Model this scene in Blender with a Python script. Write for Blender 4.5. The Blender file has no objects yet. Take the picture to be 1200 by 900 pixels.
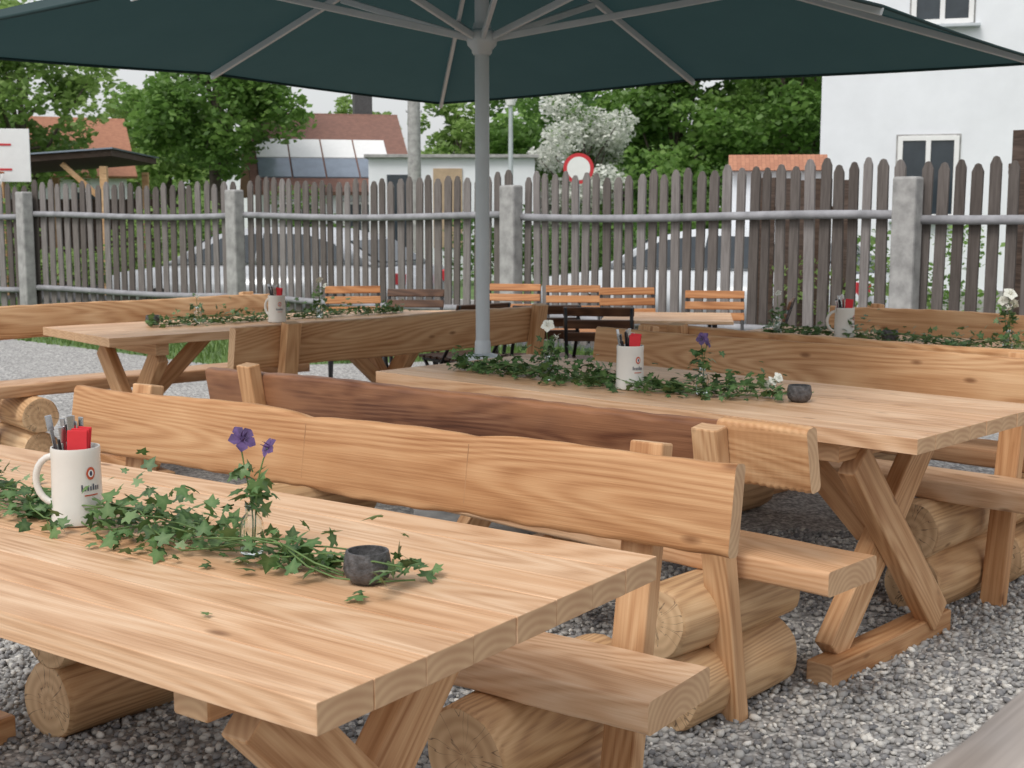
import bpy, bmesh, math, random
import numpy as np
from mathutils import Vector, Matrix
random.seed(7); rng=np.random.default_rng(7)
R=math.radians
scene=bpy.context.scene
COL=scene.collection

# ------------------------------------------------------------ materials
def newmat(name):
    m=bpy.data.materials.new(name); m.use_nodes=True
    nt=m.node_tree; b=nt.nodes['Principled BSDF']
    return m,nt,b
def N(nt,t,**k):
    n=nt.nodes.new(t)
    for a,v in k.items(): setattr(n,a,v)
    return n
def ramp(nt,stops):
    r=N(nt,'ShaderNodeValToRGB'); e=r.color_ramp.elements
    while len(e)<len(stops): e.new(0.5)
    for i,(p,c) in enumerate(stops):
        e[i].position=p; e[i].color=(c[0],c[1],c[2],1)
    return r
def mixc(nt,fac,a,b,mode='MIX'):
    m=N(nt,'ShaderNodeMix',data_type='RGBA',blend_type=mode)
    for s,v in ((m.inputs[0],fac),(m.inputs[6],a),(m.inputs[7],b)):
        if hasattr(v,'links'): nt.links.new(v,s)
        elif isinstance(v,(int,float)): s.default_value=v
        else: s.default_value=(v[0],v[1],v[2],1)
    return m.outputs[2]
def math_(nt,op,a,b=None):
    m=N(nt,'ShaderNodeMath',operation=op)
    for i,v in enumerate((a,b)):
        if v is None: continue
        if hasattr(v,'links'): nt.links.new(v,m.inputs[i])
        else: m.inputs[i].default_value=v
    return m.outputs[0]
def bump(nt,b,h,strength=.3,dist=.01):
    n=N(nt,'ShaderNodeBump'); n.inputs['Strength'].default_value=strength
    n.inputs['Distance'].default_value=dist
    nt.links.new(h,n.inputs['Height']); nt.links.new(n.outputs[0],b.inputs['Normal'])

def randvec(nt,rand=True):
    tc=N(nt,'ShaderNodeTexCoord')
    v=tc.outputs['Object']
    if rand:
        oi=N(nt,'ShaderNodeObjectInfo')
        s=N(nt,'ShaderNodeVectorMath',operation='SCALE'); s.inputs[0].default_value=(7.3,3.1,5.7)
        nt.links.new(oi.outputs['Random'],s.inputs['Scale'])
        a=N(nt,'ShaderNodeVectorMath',operation='ADD')
        nt.links.new(v,a.inputs[0]); nt.links.new(s.outputs[0],a.inputs[1]); v=a.outputs[0]
    return v
def scaled(nt,v,scale):
    mp=N(nt,'ShaderNodeMapping'); mp.inputs['Scale'].default_value=scale
    nt.links.new(v,mp.inputs[0]); return mp.outputs[0]
def noise(nt,vec,scale,detail=4,rough=.55,dist=0):
    n=N(nt,'ShaderNodeTexNoise'); n.inputs['Scale'].default_value=scale
    n.inputs['Detail'].default_value=detail; n.inputs['Roughness'].default_value=rough
    n.inputs['Distortion'].default_value=dist
    if vec is not None: nt.links.new(vec,n.inputs['Vector'])
    return n.outputs['Fac']

def wood(name,light,mid,dark,rough=.55,knots=True,stain=None,rings=68,ringw=.12):
    m,nt,b=newmat(name); v0=randvec(nt)
    n1=noise(nt,scaled(nt,v0,(.55,5,5)),1.0,1.5,.45)
    s=math_(nt,'SINE',math_(nt,'MULTIPLY',n1,rings*2.2))
    n2=noise(nt,scaled(nt,v0,(2.0,95,95)),2,2,.6)
    n3=noise(nt,scaled(nt,v0,(1.3,9,9)),1.5,3,.6)
    f=math_(nt,'ADD',math_(nt,'MULTIPLY',s,ringw),math_(nt,'MULTIPLY',n2,.48))
    f=math_(nt,'ADD',f,math_(nt,'MULTIPLY',n3,.52))
    r=ramp(nt,[(.26,light),(.52,mid),(.80,dark)]); nt.links.new(f,r.inputs[0])
    c=r.outputs[0]
    oi=N(nt,'ShaderNodeObjectInfo')
    rr=ramp(nt,[(0,(.86,.79,.72)),(.5,(1,1,1)),(1,(1.0,.93,.86))]); nt.links.new(oi.outputs['Random'],rr.inputs[0])
    c=mixc(nt,1,c,rr.outputs[0],'MULTIPLY')
    n6=noise(nt,scaled(nt,v0,(2.0,4,4)),1.2,3,.6)
    pr=ramp(nt,[(.35,(.84,.74,.64)),(.6,(1,1,1))]); nt.links.new(n6,pr.inputs[0])
    c=mixc(nt,.75,c,pr.outputs[0],'MULTIPLY')
    if knots:
        v=N(nt,'ShaderNodeTexVoronoi'); v.inputs['Scale'].default_value=1.0
        nt.links.new(scaled(nt,v0,(3.6,9,9)),v.inputs['Vector'])
        kr=ramp(nt,[(.04,(1,1,1)),(.11,(0,0,0))]); nt.links.new(v.outputs['Distance'],kr.inputs[0])
        c=mixc(nt,math_(nt,'MULTIPLY',kr.outputs[0],.8),c,(dark[0]*.45,dark[1]*.36,dark[2]*.3))
    if stain:
        n5=noise(nt,scaled(nt,v0,(1.3,6,6)),1.5,3,.6)
        sr=ramp(nt,[(.40,(0,0,0)),(.60,(1,1,1))]); nt.links.new(n5,sr.inputs[0])
        c=mixc(nt,math_(nt,'MULTIPLY',sr.outputs[0],.8),c,stain)
    nt.links.new(c,b.inputs['Base Color']); b.inputs['Roughness'].default_value=rough
    b.inputs['Specular IOR Level'].default_value=.28
    bump(nt,b,n2,.35,.003)
    return m
M={}
M['wood']=wood('larch_wood',(.69,.45,.26),(.575,.34,.18),(.37,.18,.08))
M['top']=wood('tabletop_wood',(.75,.54,.37),(.655,.43,.27),(.45,.255,.14),rough=.44)
M['red']=wood('shaded_stained_wood',(.28,.14,.08),(.18,.078,.044),(.09,.036,.022),rough=.42,stain=(.34,.16,.08))  # backrest shadow put into the dark base colour; stain patches mixed over it
M['grey']=wood('weathered_wood',(.50,.49,.49),(.38,.37,.375),(.22,.21,.21),rough=.85,knots=False)
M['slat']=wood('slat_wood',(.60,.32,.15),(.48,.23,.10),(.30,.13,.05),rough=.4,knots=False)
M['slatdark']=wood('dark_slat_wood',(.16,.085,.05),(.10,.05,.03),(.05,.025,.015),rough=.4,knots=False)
M['darkwood']=wood('dark_timber',(.13,.095,.08),(.085,.06,.05),(.04,.03,.026),rough=.8,knots=False)

def endgrain(name,light,dark,freq=260,cracks=True,off=0.0,amp=.25):
    m,nt,b=newmat(name)
    tc=N(nt,'ShaderNodeTexCoord'); sp=N(nt,'ShaderNodeSeparateXYZ'); nt.links.new(tc.outputs['Object'],sp.inputs[0])
    nz=noise(nt,tc.outputs['Object'],9,3)
    y=sp.outputs[1]; z=math_(nt,'ADD',sp.outputs[2],off)
    rad=math_(nt,'SQRT',math_(nt,'ADD',math_(nt,'MULTIPLY',y,y),math_(nt,'MULTIPLY',z,z)))
    ph=math_(nt,'ADD',math_(nt,'MULTIPLY',rad,freq),math_(nt,'MULTIPLY',nz,7))
    s=math_(nt,'ADD',math_(nt,'MULTIPLY',math_(nt,'SINE',ph),amp),math_(nt,'MULTIPLY',nz,.9))
    r=ramp(nt,[(.2,light),(.85,dark)]); nt.links.new(s,r.inputs[0]); c=r.outputs[0]
    if cracks:
        ang=math_(nt,'ARCTAN2',y,z)
        n=N(nt,'ShaderNodeTexNoise',noise_dimensions='2D'); n.inputs['Scale'].default_value=2.2; n.inputs['Detail'].default_value=2
        cv=N(nt,'ShaderNodeCombineXYZ'); nt.links.new(ang,cv.inputs[0])
        oi=N(nt,'ShaderNodeObjectInfo'); nt.links.new(math_(nt,'ADD',math_(nt,'MULTIPLY',oi.outputs['Random'],40),math_(nt,'MULTIPLY',rad,3)),cv.inputs[1])
        nt.links.new(cv.outputs[0],n.inputs['Vector'])
        cr=ramp(nt,[(.487,(0,0,0)),(.5,(1,1,1)),(.513,(0,0,0))]); nt.links.new(n.outputs['Fac'],cr.inputs[0])
        c=mixc(nt,math_(nt,'MULTIPLY',cr.outputs[0],.85),c,(.07,.04,.025))
    nt.links.new(c,b.inputs['Base Color']); b.inputs['Roughness'].default_value=.75
    return m
M['end']=endgrain('end_grain',(.58,.38,.22),(.42,.24,.13),420,False,.07,.16)
M['logend']=endgrain('log_end_grain',(.70,.49,.29),(.46,.28,.15),230,True,0,.15)
M['log']=wood('log_side_wood',(.71,.51,.31),(.59,.39,.22),(.34,.20,.11),rough=.6)

def simple(name,col,rough=.5,metal=0,var=.0,scale=8,bmp=0,spec=.5):
    m,nt,b=newmat(name)
    b.inputs['Roughness'].default_value=rough; b.inputs['Metallic'].default_value=metal
    b.inputs['Specular IOR Level'].default_value=spec
    tc=N(nt,'ShaderNodeTexCoord'); n=noise(nt,tc.outputs['Object'],scale,4,.6)
    lo=tuple(c*(1-var) for c in col); hi=tuple(min(1,c*(1+var)) for c in col)
    r=ramp(nt,[(.3,lo),(.7,hi)]); nt.links.new(n,r.inputs[0]); nt.links.new(r.outputs[0],b.inputs['Base Color'])
    if bmp: bump(nt,b,n,bmp,.01)
    return m
M['ceramic']=simple('glazed_ceramic',(.66,.64,.60),.25,var=.03,scale=20)
M['redcloth']=simple('red_napkin',(.60,.03,.04),.85,var=.15)
M['emblem']=simple('red_emblem',(.5,.09,.04),.35,var=.2,scale=60)
M['print']=simple('dark_print',(.04,.05,.09),.35,var=.2)
M['crease']=simple('board_crease',(.36,.19,.09),.8,var=.3)
M['steel']=simple('steel',(.55,.55,.56),.25,1,.05)
M['alu']=simple('painted_aluminium',(.50,.54,.57),.45,.15,.06,5)
M['stone']=simple('dark_stone',(.075,.073,.076),.6,0,.6,70,.6)
M['black']=simple('black_steel',(.02,.02,.022),.4,.3,.2)
M['white']=simple('white_render',(.76,.78,.82),.85,0,.06,1.2,.15)
M['whitepaint']=simple('white_paint',(.78,.78,.78),.4,0,.03)
M['concrete']=simple('concrete',(.34,.335,.33),.9,0,.28,9,.4)
M['railgrey']=simple('weathered_rail',(.28,.28,.30),.85,0,.25,7,.3)
M['asphalt']=simple('asphalt',(.085,.085,.09),.85,0,.2,30,.3)
M['grass']=simple('grass_ground',(.10,.17,.05),.9,0,.4,2.5,.5)
M['silver']=simple('silver_carpaint',(.55,.57,.60),.28,.3,.03)
M['whitecar']=simple('white_carpaint',(.6,.63,.66),.25,.0,.03)
M['glassdark']=simple('dark_glass',(.035,.045,.055),.06,0,.2,3)
M['rubber']=simple('rubber',(.02,.02,.02),.8)
M['tan']=simple('tan_door',(.45,.33,.22),.6,0,.1)
M['solar']=simple('solar_panel',(.22,.26,.32),.15,.2,.1,3)
M['signred']=simple('sign_red',(.55,.03,.04),.4)
M['bark']=simple('bark',(.10,.08,.065),.95,0,.5,14,.7)
M['orange']=simple('orange_steel',(.6,.15,.03),.4)
M['stem']=simple('green_stem',(.10,.17,.05),.6,0,.3,40)
M['purple']=simple('purple_petal',(.09,.05,.15),.6,0,.55,60)
M['whitepetal']=simple('white_petal',(.78,.78,.70),.6,0,.08,60)

def tiles(name,a,bc,scale=3.0):
    m,nt,b=newmat(name)
    tc=N(nt,'ShaderNodeTexCoord')
    w=N(nt,'ShaderNodeTexBrick'); w.inputs['Scale'].default_value=scale
    w.inputs['Color1'].default_value=(*a,1); w.inputs['Color2'].default_value=(*bc,1)
    w.inputs['Mortar'].default_value=(a[0]*.6,a[1]*.6,a[2]*.6,1); w.inputs['Mortar Size'].default_value=.015
    nt.links.new(tc.outputs['Object'],w.inputs['Vector']); nt.links.new(w.outputs[0],b.inputs['Base Color'])
    b.inputs['Roughness'].default_value=.85; return m
M['tile']=tiles('roof_tiles',(.25,.13,.10),(.19,.10,.08),5)
M['tileorange']=tiles('orange_roof_tiles',(.45,.21,.13),(.36,.16,.10),5)

m,nt,b=newmat('clear_glass'); b.inputs['Transmission Weight'].default_value=1; b.inputs['Roughness'].default_value=.02
b.inputs['Base Color'].default_value=(.93,.97,.95,1); M['glass']=m

def leafmat(name,cols,trans=.35,rough=.5,vein=None):
    m,nt,b=newmat(name)
    a=N(nt,'ShaderNodeAttribute',attribute_name='rnd')
    r=ramp(nt,cols); nt.links.new(a.outputs['Fac'],r.inputs[0]); c=r.outputs[0]
    if vein:
        v=N(nt,'ShaderNodeAttribute',attribute_name='vein')
        vr=ramp(nt,[(.55,(0,0,0)),(1,(1,1,1))]); nt.links.new(v.outputs['Fac'],vr.inputs[0])
        c=mixc(nt,math_(nt,'MULTIPLY',vr.outputs[0],.45),c,vein)
    nt.links.new(c,b.inputs['Base Color']); b.inputs['Roughness'].default_value=rough
    tr=N(nt,'ShaderNodeBsdfTranslucent'); nt.links.new(c,tr.inputs[0])
    mx=N(nt,'ShaderNodeMixShader'); mx.inputs[0].default_value=trans
    nt.links.new(b.outputs[0],mx.inputs[1]); nt.links.new(tr.outputs[0],mx.inputs[2])
    nt.links.new(mx.outputs[0],nt.nodes['Material Output'].inputs[0]); return m
M['ivy']=leafmat('ivy_leaf',[(0,(.032,.078,.024)),(.5,(.075,.155,.045)),(.85,(.14,.24,.08)),(1,(.32,.40,.24))],trans=.22,rough=.45,vein=(.2,.3,.12))
M['leafA']=leafmat('tree_leaf_mid',[(0,(.085,.17,.04)),(.5,(.15,.28,.06)),(1,(.25,.41,.10))],trans=.5)
M['leafB']=leafmat('tree_leaf_light',[(0,(.15,.25,.07)),(.5,(.24,.37,.10)),(1,(.35,.49,.16))],trans=.5)
M['leafC']=leafmat('tree_leaf_dark',[(0,(.06,.135,.04)),(.5,(.11,.22,.055)),(1,(.19,.33,.085))],trans=.5)
M['leafW']=leafmat('blossom_leaf',[(0,(.12,.21,.06)),(.27,(.18,.29,.10)),(.33,(.66,.68,.61)),(1,(.83,.84,.80))],trans=.35)
M['grassblade']=leafmat('grass_blade',[(0,(.08,.15,.03)),(1,(.20,.30,.09))])

m,nt,b=newmat('green_canvas')
tc=N(nt,'ShaderNodeTexCoord'); n=noise(nt,tc.outputs['Object'],2.5,4)
r=ramp(nt,[(.3,(.019,.049,.052)),(.7,(.030,.066,.069))]); nt.links.new(n,r.inputs[0])
nt.links.new(r.outputs[0],b.inputs['Base Color']); b.inputs['Roughness'].default_value=.9
tr=N(nt,'ShaderNodeBsdfTranslucent'); tr.inputs[0].default_value=(.030,.068,.071,1)
mx=N(nt,'ShaderNodeMixShader'); mx.inputs[0].default_value=.32
nt.links.new(b.outputs[0],mx.inputs[1]); nt.links.new(tr.outputs[0],mx.inputs[2]); nt.links.new(mx.outputs[0],nt.nodes['Material Output'].inputs[0])
M['canvas']=m
m,nt,b=newmat('gravel_bed')
tc=N(nt,'ShaderNodeTexCoord')
v=N(nt,'ShaderNodeTexVoronoi'); v.inputs['Scale'].default_value=66; nt.links.new(tc.outputs['Object'],v.inputs['Vector'])
sx=N(nt,'ShaderNodeSeparateXYZ'); nt.links.new(v.outputs['Color'],sx.inputs[0])
r=ramp(nt,[(0,(.24,.235,.23)),(.45,(.43,.42,.405)),(.8,(.58,.57,.55)),(1,(.72,.70,.67))]); nt.links.new(sx.outputs[0],r.inputs[0])
dr=ramp(nt,[(.25,(1,1,1)),(.8,(.42,.41,.41))]); nt.links.new(v.outputs['Distance'],dr.inputs[0])
big=noise(nt,tc.outputs['Object'],.9,3); br=ramp(nt,[(.3,(.85,.85,.85)),(.7,(1,1,1))]); nt.links.new(big,br.inputs[0])
c=mixc(nt,.8,r.outputs[0],dr.outputs[0],'MULTIPLY'); c=mixc(nt,1,c,br.outputs[0],'MULTIPLY')
nt.links.new(c,b.inputs['Base Color']); b.inputs['Roughness'].default_value=.85
M['gravel']=m
m,nt,b=newmat('pebble'); a=N(nt,'ShaderNodeAttribute',attribute_name='rnd')
r=ramp(nt,[(0,(.13,.13,.14)),(.35,(.29,.285,.28)),(.65,(.43,.42,.40)),(.85,(.58,.56,.52)),(1,(.76,.74,.70))]); nt.links.new(a.outputs['Fac'],r.inputs[0])
nt.links.new(r.outputs[0],b.inputs['Base Color']); b.inputs['Roughness'].default_value=.75; M['pebble']=m
m,nt,b=newmat('weathered_picket'); a=N(nt,'ShaderNodeAttribute',attribute_name='rnd')
r=ramp(nt,[(0,(.10,.085,.078)),(.5,(.18,.162,.155)),(1,(.27,.255,.255))]); nt.links.new(a.outputs['Fac'],r.inputs[0])
g=scaled(nt,randvec(nt,False),(30,30,2.0)); n=noise(nt,g,2,4,.65); nr=ramp(nt,[(.3,(.6,.57,.55)),(.7,(1.1,1.08,1.06))]); nt.links.new(n,nr.inputs[0])
nt.links.new(mixc(nt,1,r.outputs[0],nr.outputs[0],'MULTIPLY'),b.inputs['Base Color']); b.inputs['Roughness'].default_value=.9
M['picket']=m

# ------------------------------------------------------------ geometry helpers
def empty(name,loc=(0,0,0),rot=0,parent=None):
    e=bpy.data.objects.new(name,None); COL.objects.link(e); e.location=loc; e.rotation_euler=(0,0,rot)
    e.empty_display_size=.1
    if parent: e.parent=parent
    return e
def link(name,me,mats,parent=None,mat=None,smooth=False):
    o=bpy.data.objects.new(name,me); COL.objects.link(o)
    if not isinstance(mats,(list,tuple)): mats=[mats]
    for x in mats: me.materials.append(x)
    if parent: o.parent=parent
    if mat is not None: o.matrix_basis=mat
    if smooth: me.polygons.foreach_set('use_smooth',[True]*len(me.polygons))
    return o
def npmesh(name,V,F,attrs=None):
    V=np.asarray(V,dtype=np.float32); F=np.asarray(F,dtype=np.int32)
    me=bpy.data.meshes.new(name); me.vertices.add(len(V)); me.vertices.foreach_set('co',V.ravel())
    k=F.shape[1]; me.loops.add(F.size); me.loops.foreach_set('vertex_index',F.ravel())
    me.polygons.add(len(F)); me.polygons.foreach_set('loop_start',np.arange(0,F.size,k,dtype=np.int32))
    me.update(calc_edges=True)
    if attrs:
        for n,a in attrs.items():
            at=me.attributes.new(n,'FLOAT','POINT'); at.data.foreach_set('value',np.asarray(a,dtype=np.float32))
    me.validate(); return me
def frame(p,x,up):
    x=Vector(x).normalized(); z=Vector(up); z=(z-x*z.dot(x)).normalized(); y=z.cross(x)
    m=Matrix((x,y,z)).transposed().to_4x4(); m.translation=Vector(p); return m
def boxmesh(size,bev=.004,caps=False,segs=2):
    bm=bmesh.new(); bmesh.ops.create_cube(bm,size=1)
    for v in bm.verts: v.co=Vector((v.co.x*size[0],v.co.y*size[1],v.co.z*size[2]))
    if bev: bmesh.ops.bevel(bm,geom=bm.edges[:],offset=bev,segments=segs,affect='EDGES',profile=.5)
    bm.normal_update()
    if caps:
        for f in bm.faces:
            if abs(f.normal.x)>.9: f.material_index=1
    me=bpy.data.meshes.new('m'); bm.to_mesh(me); bm.free(); return me
def box(name,size,loc,mat,parent=None,rot=(0,0,0),bev=.004):
    me=boxmesh(size,bev)
    mm=Matrix.Translation(loc)@Matrix.Rotation(rot[2],4,'Z')@Matrix.Rotation(rot[1],4,'Y')@Matrix.Rotation(rot[0],4,'X')
    return link(name,me,mat,parent,mm)
def beam(name,p0,p1,w,t,mats,parent,up=(0,0,1),bev=.005):
    p0=Vector(p0);p1=Vector(p1); L=(p1-p0).length
    me=boxmesh((L,w,t),bev,caps=len(mats)>1 if isinstance(mats,list) else False)
    return link(name,me,mats,parent,frame((p0+p1)/2,p1-p0,up))
def wavy(n,amp,L,k=3):
    x=np.linspace(0,L,n); y=np.zeros(n)
    for i in range(k):
        y+=np.sin(x*rng.uniform(1.5,8)+rng.uniform(0,6.28))*amp/k*rng.uniform(.6,1.5)
    return y
def slab(name,L,W,T,mats,parent,mat,amp_lo=.01,amp_hi=.01,r=.012,n=60,thickamp=.0,pinch=()):
    x=np.linspace(-L/2,L/2,n); lo=-W/2+wavy(n,amp_lo,L)+wavy(n,.0015,L*9); hi=W/2+wavy(n,amp_hi,L)+wavy(n,.0015,L*9); tv=wavy(n,thickamp,L)
    for px in pinch:
        g=np.exp(-np.abs((x-px)/.07)); hi-=.012*g; lo+=.010*g
    V=[];prof=[]
    for cx,cz,a0 in ((1,1,0),(0,1,90),(0,0,180),(1,0,270)):
        for k in range(4):
            a=R(a0+k*30); prof.append((cx,cz,math.cos(a),math.sin(a)))
    P=len(prof)
    for i in range(n):
        rr=r*(1.0+.25*math.sin(i*.7))
        for cx,cz,ca,sa in prof:
            y=(hi[i]-rr if cx else lo[i]+rr)+ca*rr
            z=((T/2+tv[i])-rr if cz else -T/2+rr)+sa*rr
            V.append((x[i],y,z))
    F=[]
    for i in range(n-1):
        for k in range(P):
            a=i*P+k; b2=i*P+(k+1)%P
            F.append((a,b2,b2+P,a+P))
    bm=bmesh.new(); vs=[bm.verts.new(v) for v in V]
    for f in F: bm.faces.new([vs[i] for i in f])
    c0=bm.faces.new([vs[k] for k in range(P)][::-1]); c1=bm.faces.new([vs[(n-1)*P+k] for k in range(P)])
    for c in (c0,c1): c.material_index=1
    bmesh.ops.recalc_face_normals(bm,faces=bm.faces[:])
    for f in bm.faces: f.smooth = f.material_index==0
    me=bpy.data.meshes.new(name); bm.to_mesh(me); bm.free()
    try: me.set_sharp_from_angle(angle=R(50))
    except Exception: pass
    return link(name,me,mats,parent,mat)
def logm(name,p0,p1,r,parent):
    p0=Vector(p0);p1=Vector(p1);L=(p1-p0).length; n=26; m_=11; bm=bmesh.new(); rings=[]
    ph=[rng.uniform(0,6.28) for _ in range(4)]
    ts=[0,.018,.06,.2,.35,.5,.65,.8,.94,.982,1]
    for i,t in enumerate(ts):
        x=-L/2+L*t
        rr0=r*(.94 if i in (0,10) else 1)
        ring=[]
        for k in range(n):
            a=k/n*2*math.pi
            rr=rr0*(1+.035*math.sin(2*a+ph[0])+.025*math.sin(3*a+ph[1]+t*2)+.014*math.sin(7*a+ph[2]+t*3)+.025*math.sin(t*4+ph[3]))
            ring.append(bm.verts.new((x+(.006*math.sin(a*2+ph[1]) if i in (0,10) else 0),rr*math.cos(a),rr*math.sin(a))))
        rings.append(ring)
    for i in range(m_-1):
        for k in range(n):
            f=bm.faces.new((rings[i][k],rings[i][(k+1)%n],rings[i+1][(k+1)%n],rings[i+1][k])); f.smooth=True
    for rg in (rings[0],rings[-1]):
        f=bm.faces.new(rg); f.material_index=1
    bmesh.ops.recalc_face_normals(bm,faces=bm.faces[:])
    me=bpy.data.meshes.new(name); bm.to_mesh(me); bm.free()
    try: me.set_sharp_from_angle(angle=R(50))
    except Exception: pass
    return link(name,me,[M['log'],M['logend']],parent,frame((p0+p1)/2,p1-p0,(0,0,1)))
def lathe(name,prof,mat,parent,loc=(0,0,0),n=32,rot=None):
    V=[];F=[]
    for r,z in prof:
        for k in range(n):
            a=k/n*2*math.pi; V.append((r*math.cos(a),r*math.sin(a),z))
    for i in range(len(prof)-1):
        for k in range(n):
            F.append((i*n+k,i*n+(k+1)%n,(i+1)*n+(k+1)%n,(i+1)*n+k))
    me=npmesh(name,V,F); mm=Matrix.Translation(loc)
    if rot is not None: mm=mm@rot
    o=link(name,me,mat,parent,mm,smooth=True)
    try: me.set_sharp_from_angle(angle=R(45))
    except Exception: pass
    return o
def tube(name,pts,r,mat,parent,n=8,closed_r=None):
    pts=[Vector(p) for p in pts]; V=[];F=[]
    for i,p in enumerate(pts):
        d=(pts[min(i+1,len(pts)-1)]-pts[max(i-1,0)]).normalized()
        a=d.orthogonal().normalized() if i==0 else (A-d*A.dot(d)).normalized()
        A=a; b2=d.cross(a); rr=r if closed_r is None else r+(closed_r-r)*i/(len(pts)-1)
        for k in range(n):
            t=k/n*2*math.pi; V.append(tuple(p+a*math.cos(t)*rr+b2*math.sin(t)*rr))
    for i in range(len(pts)-1):
        for k in range(n): F.append((i*n+k,i*n+(k+1)%n,(i+1)*n+(k+1)%n,(i+1)*n+k))
    bm=bmesh.new(); vs=[bm.verts.new(v) for v in V]
    for f in F: bm.faces.new([vs[j] for j in f]).smooth=True
    bm.faces.new(vs[:n]); bm.faces.new(vs[-n:])
    bmesh.ops.recalc_face_normals(bm,faces=bm.faces[:])
    me=bpy.data.meshes.new(name); bm.to_mesh(me); bm.free()
    return link(name,me,mat,parent)

# ------------------------------------------------------------ table & bench
HW=.415; TL=2.14; TH=.75
def table(E,ang):
    e=empty('picnic_table',(E[0],E[1],0),ang)
    npk=8; pw=2*HW/npk
    for i in range(npk):
        y=-HW+pw*(i+.5)
        dx=rng.uniform(-.001,.001)
        me=boxmesh((TL,pw-.0010,.042),.0016,caps=True)
        link('top_plank_%d'%(i+1),me,[M['top'],M['end']],e,Matrix.Translation((TL/2+dx,y,TH-.021+rng.uniform(-.0004,.0004))))
    W=[M['wood'],M['end']]
    for j,x in enumerate((.29,TL-.29)):
        beam('cross_beam_%d'%j,(x,-.36,TH-.042-.032),(x,.36,TH-.042-.032),.07,.06,W,e)
        beam('foot_beam_%d'%j,(x,-.37,.036),(x,.37,.036),.085,.07,W,e)
        beam('x_leg_a_%d'%j,(x-.028,-.27,.07),(x-.028,.27,TH-.105),.11,.055,W,e,up=(1,0,0))
        beam('x_leg_b_%d'%j,(x+.028,.27,.07),(x+.028,-.27,TH-.105),.11,.055,W,e,up=(1,0,0))
        sx=1 if j==0 else -1
        beam('brace_%d'%j,(x+sx*.06,0,.37),(x+sx*.42,0,TH-.045),.07,.055,W,e,up=(0,1,0))
    return e
def bench(E,ang,side,splits=(0.04,2.08),mats=None,off=0,zt=.842,zb=.655,droop=0,shiftx=0,posts=(.27,1.87),ptop=.855,L=2.02,creases=()):
    e=empty('wooden_bench',(E[0],E[1],0),ang); s=side
    W=[M['wood'],M['end']]
    yc=.62+off
    slab('seat',L,.245,.065,[M['top'],M['end']],e,Matrix.Translation((.06+L/2+shiftx,s*yc,.45-.0325)),.008,.008,.010)
    for j,x in enumerate(posts):
        x=x+shiftx
        ty=.735+off+.145*ptop/.885
        beam('post_%d'%j,(x,s*(.735+off),.0),(x,s*ty,ptop),.078,.05,W,e,up=(0,1,.15))
    lean=Vector((0,s*.155,1)).normalized()
    S0,S1=splits[0],splits[-1]
    for j in range(len(splits)-1):
        a,b2=splits[j],splits[j+1]; q=((a+b2)/2-S0)/(S1-S0)
        h=zt-zb+rng.uniform(-.003,.003)-droop*.35*q; zc=(zt+zb)/2+rng.uniform(-.002,.002)-droop*q
        yb=.735+off+.145*zc/.885-.05
        tilt=-droop/(S1-S0)
        m=frame(((a+b2)/2+shiftx,s*yb,zc),(1,0,tilt),Vector((1,0,0)).cross(lean))
        mid=(a+b2)/2
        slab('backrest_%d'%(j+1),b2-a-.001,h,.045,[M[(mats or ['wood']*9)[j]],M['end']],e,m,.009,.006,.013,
             n=110,pinch=[c-mid for c in creases if a<c<b2])
        for c in creases:
            if a<c<b2:
                link('crease',boxmesh((.0022,h-.056,.0456),0),M['crease'],e,m@Matrix.Translation((c-mid,0,0)))
    for j,x in enumerate((.42+shiftx,L-.28+shiftx)):
        a=rng.uniform(-.02,.02)
        logm('log_lower_%d'%j,(x+.01,s*(.44+off+a),.100),(x-.01,s*(.93+off+a),.100),.106,e)
        logm('log_upper_%d'%j,(x,s*(.42+off),.290),(x+.015,s*(.95+off),.290),.098,e)
    return e

E1=(.007,1.839); a1=math.atan2(.578,-.816)
E2=(1.332,3.641); a2=math.atan2(.69,-.724)
E3=(-2.143,6.41); a3=R(40)
E4=(2.67,5.0); a4=a2
table(E1,a1); bench(E1,a1,-1,(0.04,2.10),creases=(.69,1.19))
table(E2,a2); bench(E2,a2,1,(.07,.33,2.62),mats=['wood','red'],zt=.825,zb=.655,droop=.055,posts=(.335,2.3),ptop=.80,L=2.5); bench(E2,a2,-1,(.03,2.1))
table(E3,a3); bench(E3,a3,1,(.0,2.05),shiftx=-.45); bench((-1.78,6.147),R(46),-1,(.0,1.9))
table(E4,a4); bench(E4,a4,1,(.04,2.1)); bench(E4,a4,-1,(.04,2.1))

def tp(E,ang,x,y,z=TH): return Vector((E[0]+math.cos(ang)*x-math.sin(ang)*y,E[1]+math.sin(ang)*x+math.cos(ang)*y,z))

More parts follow.
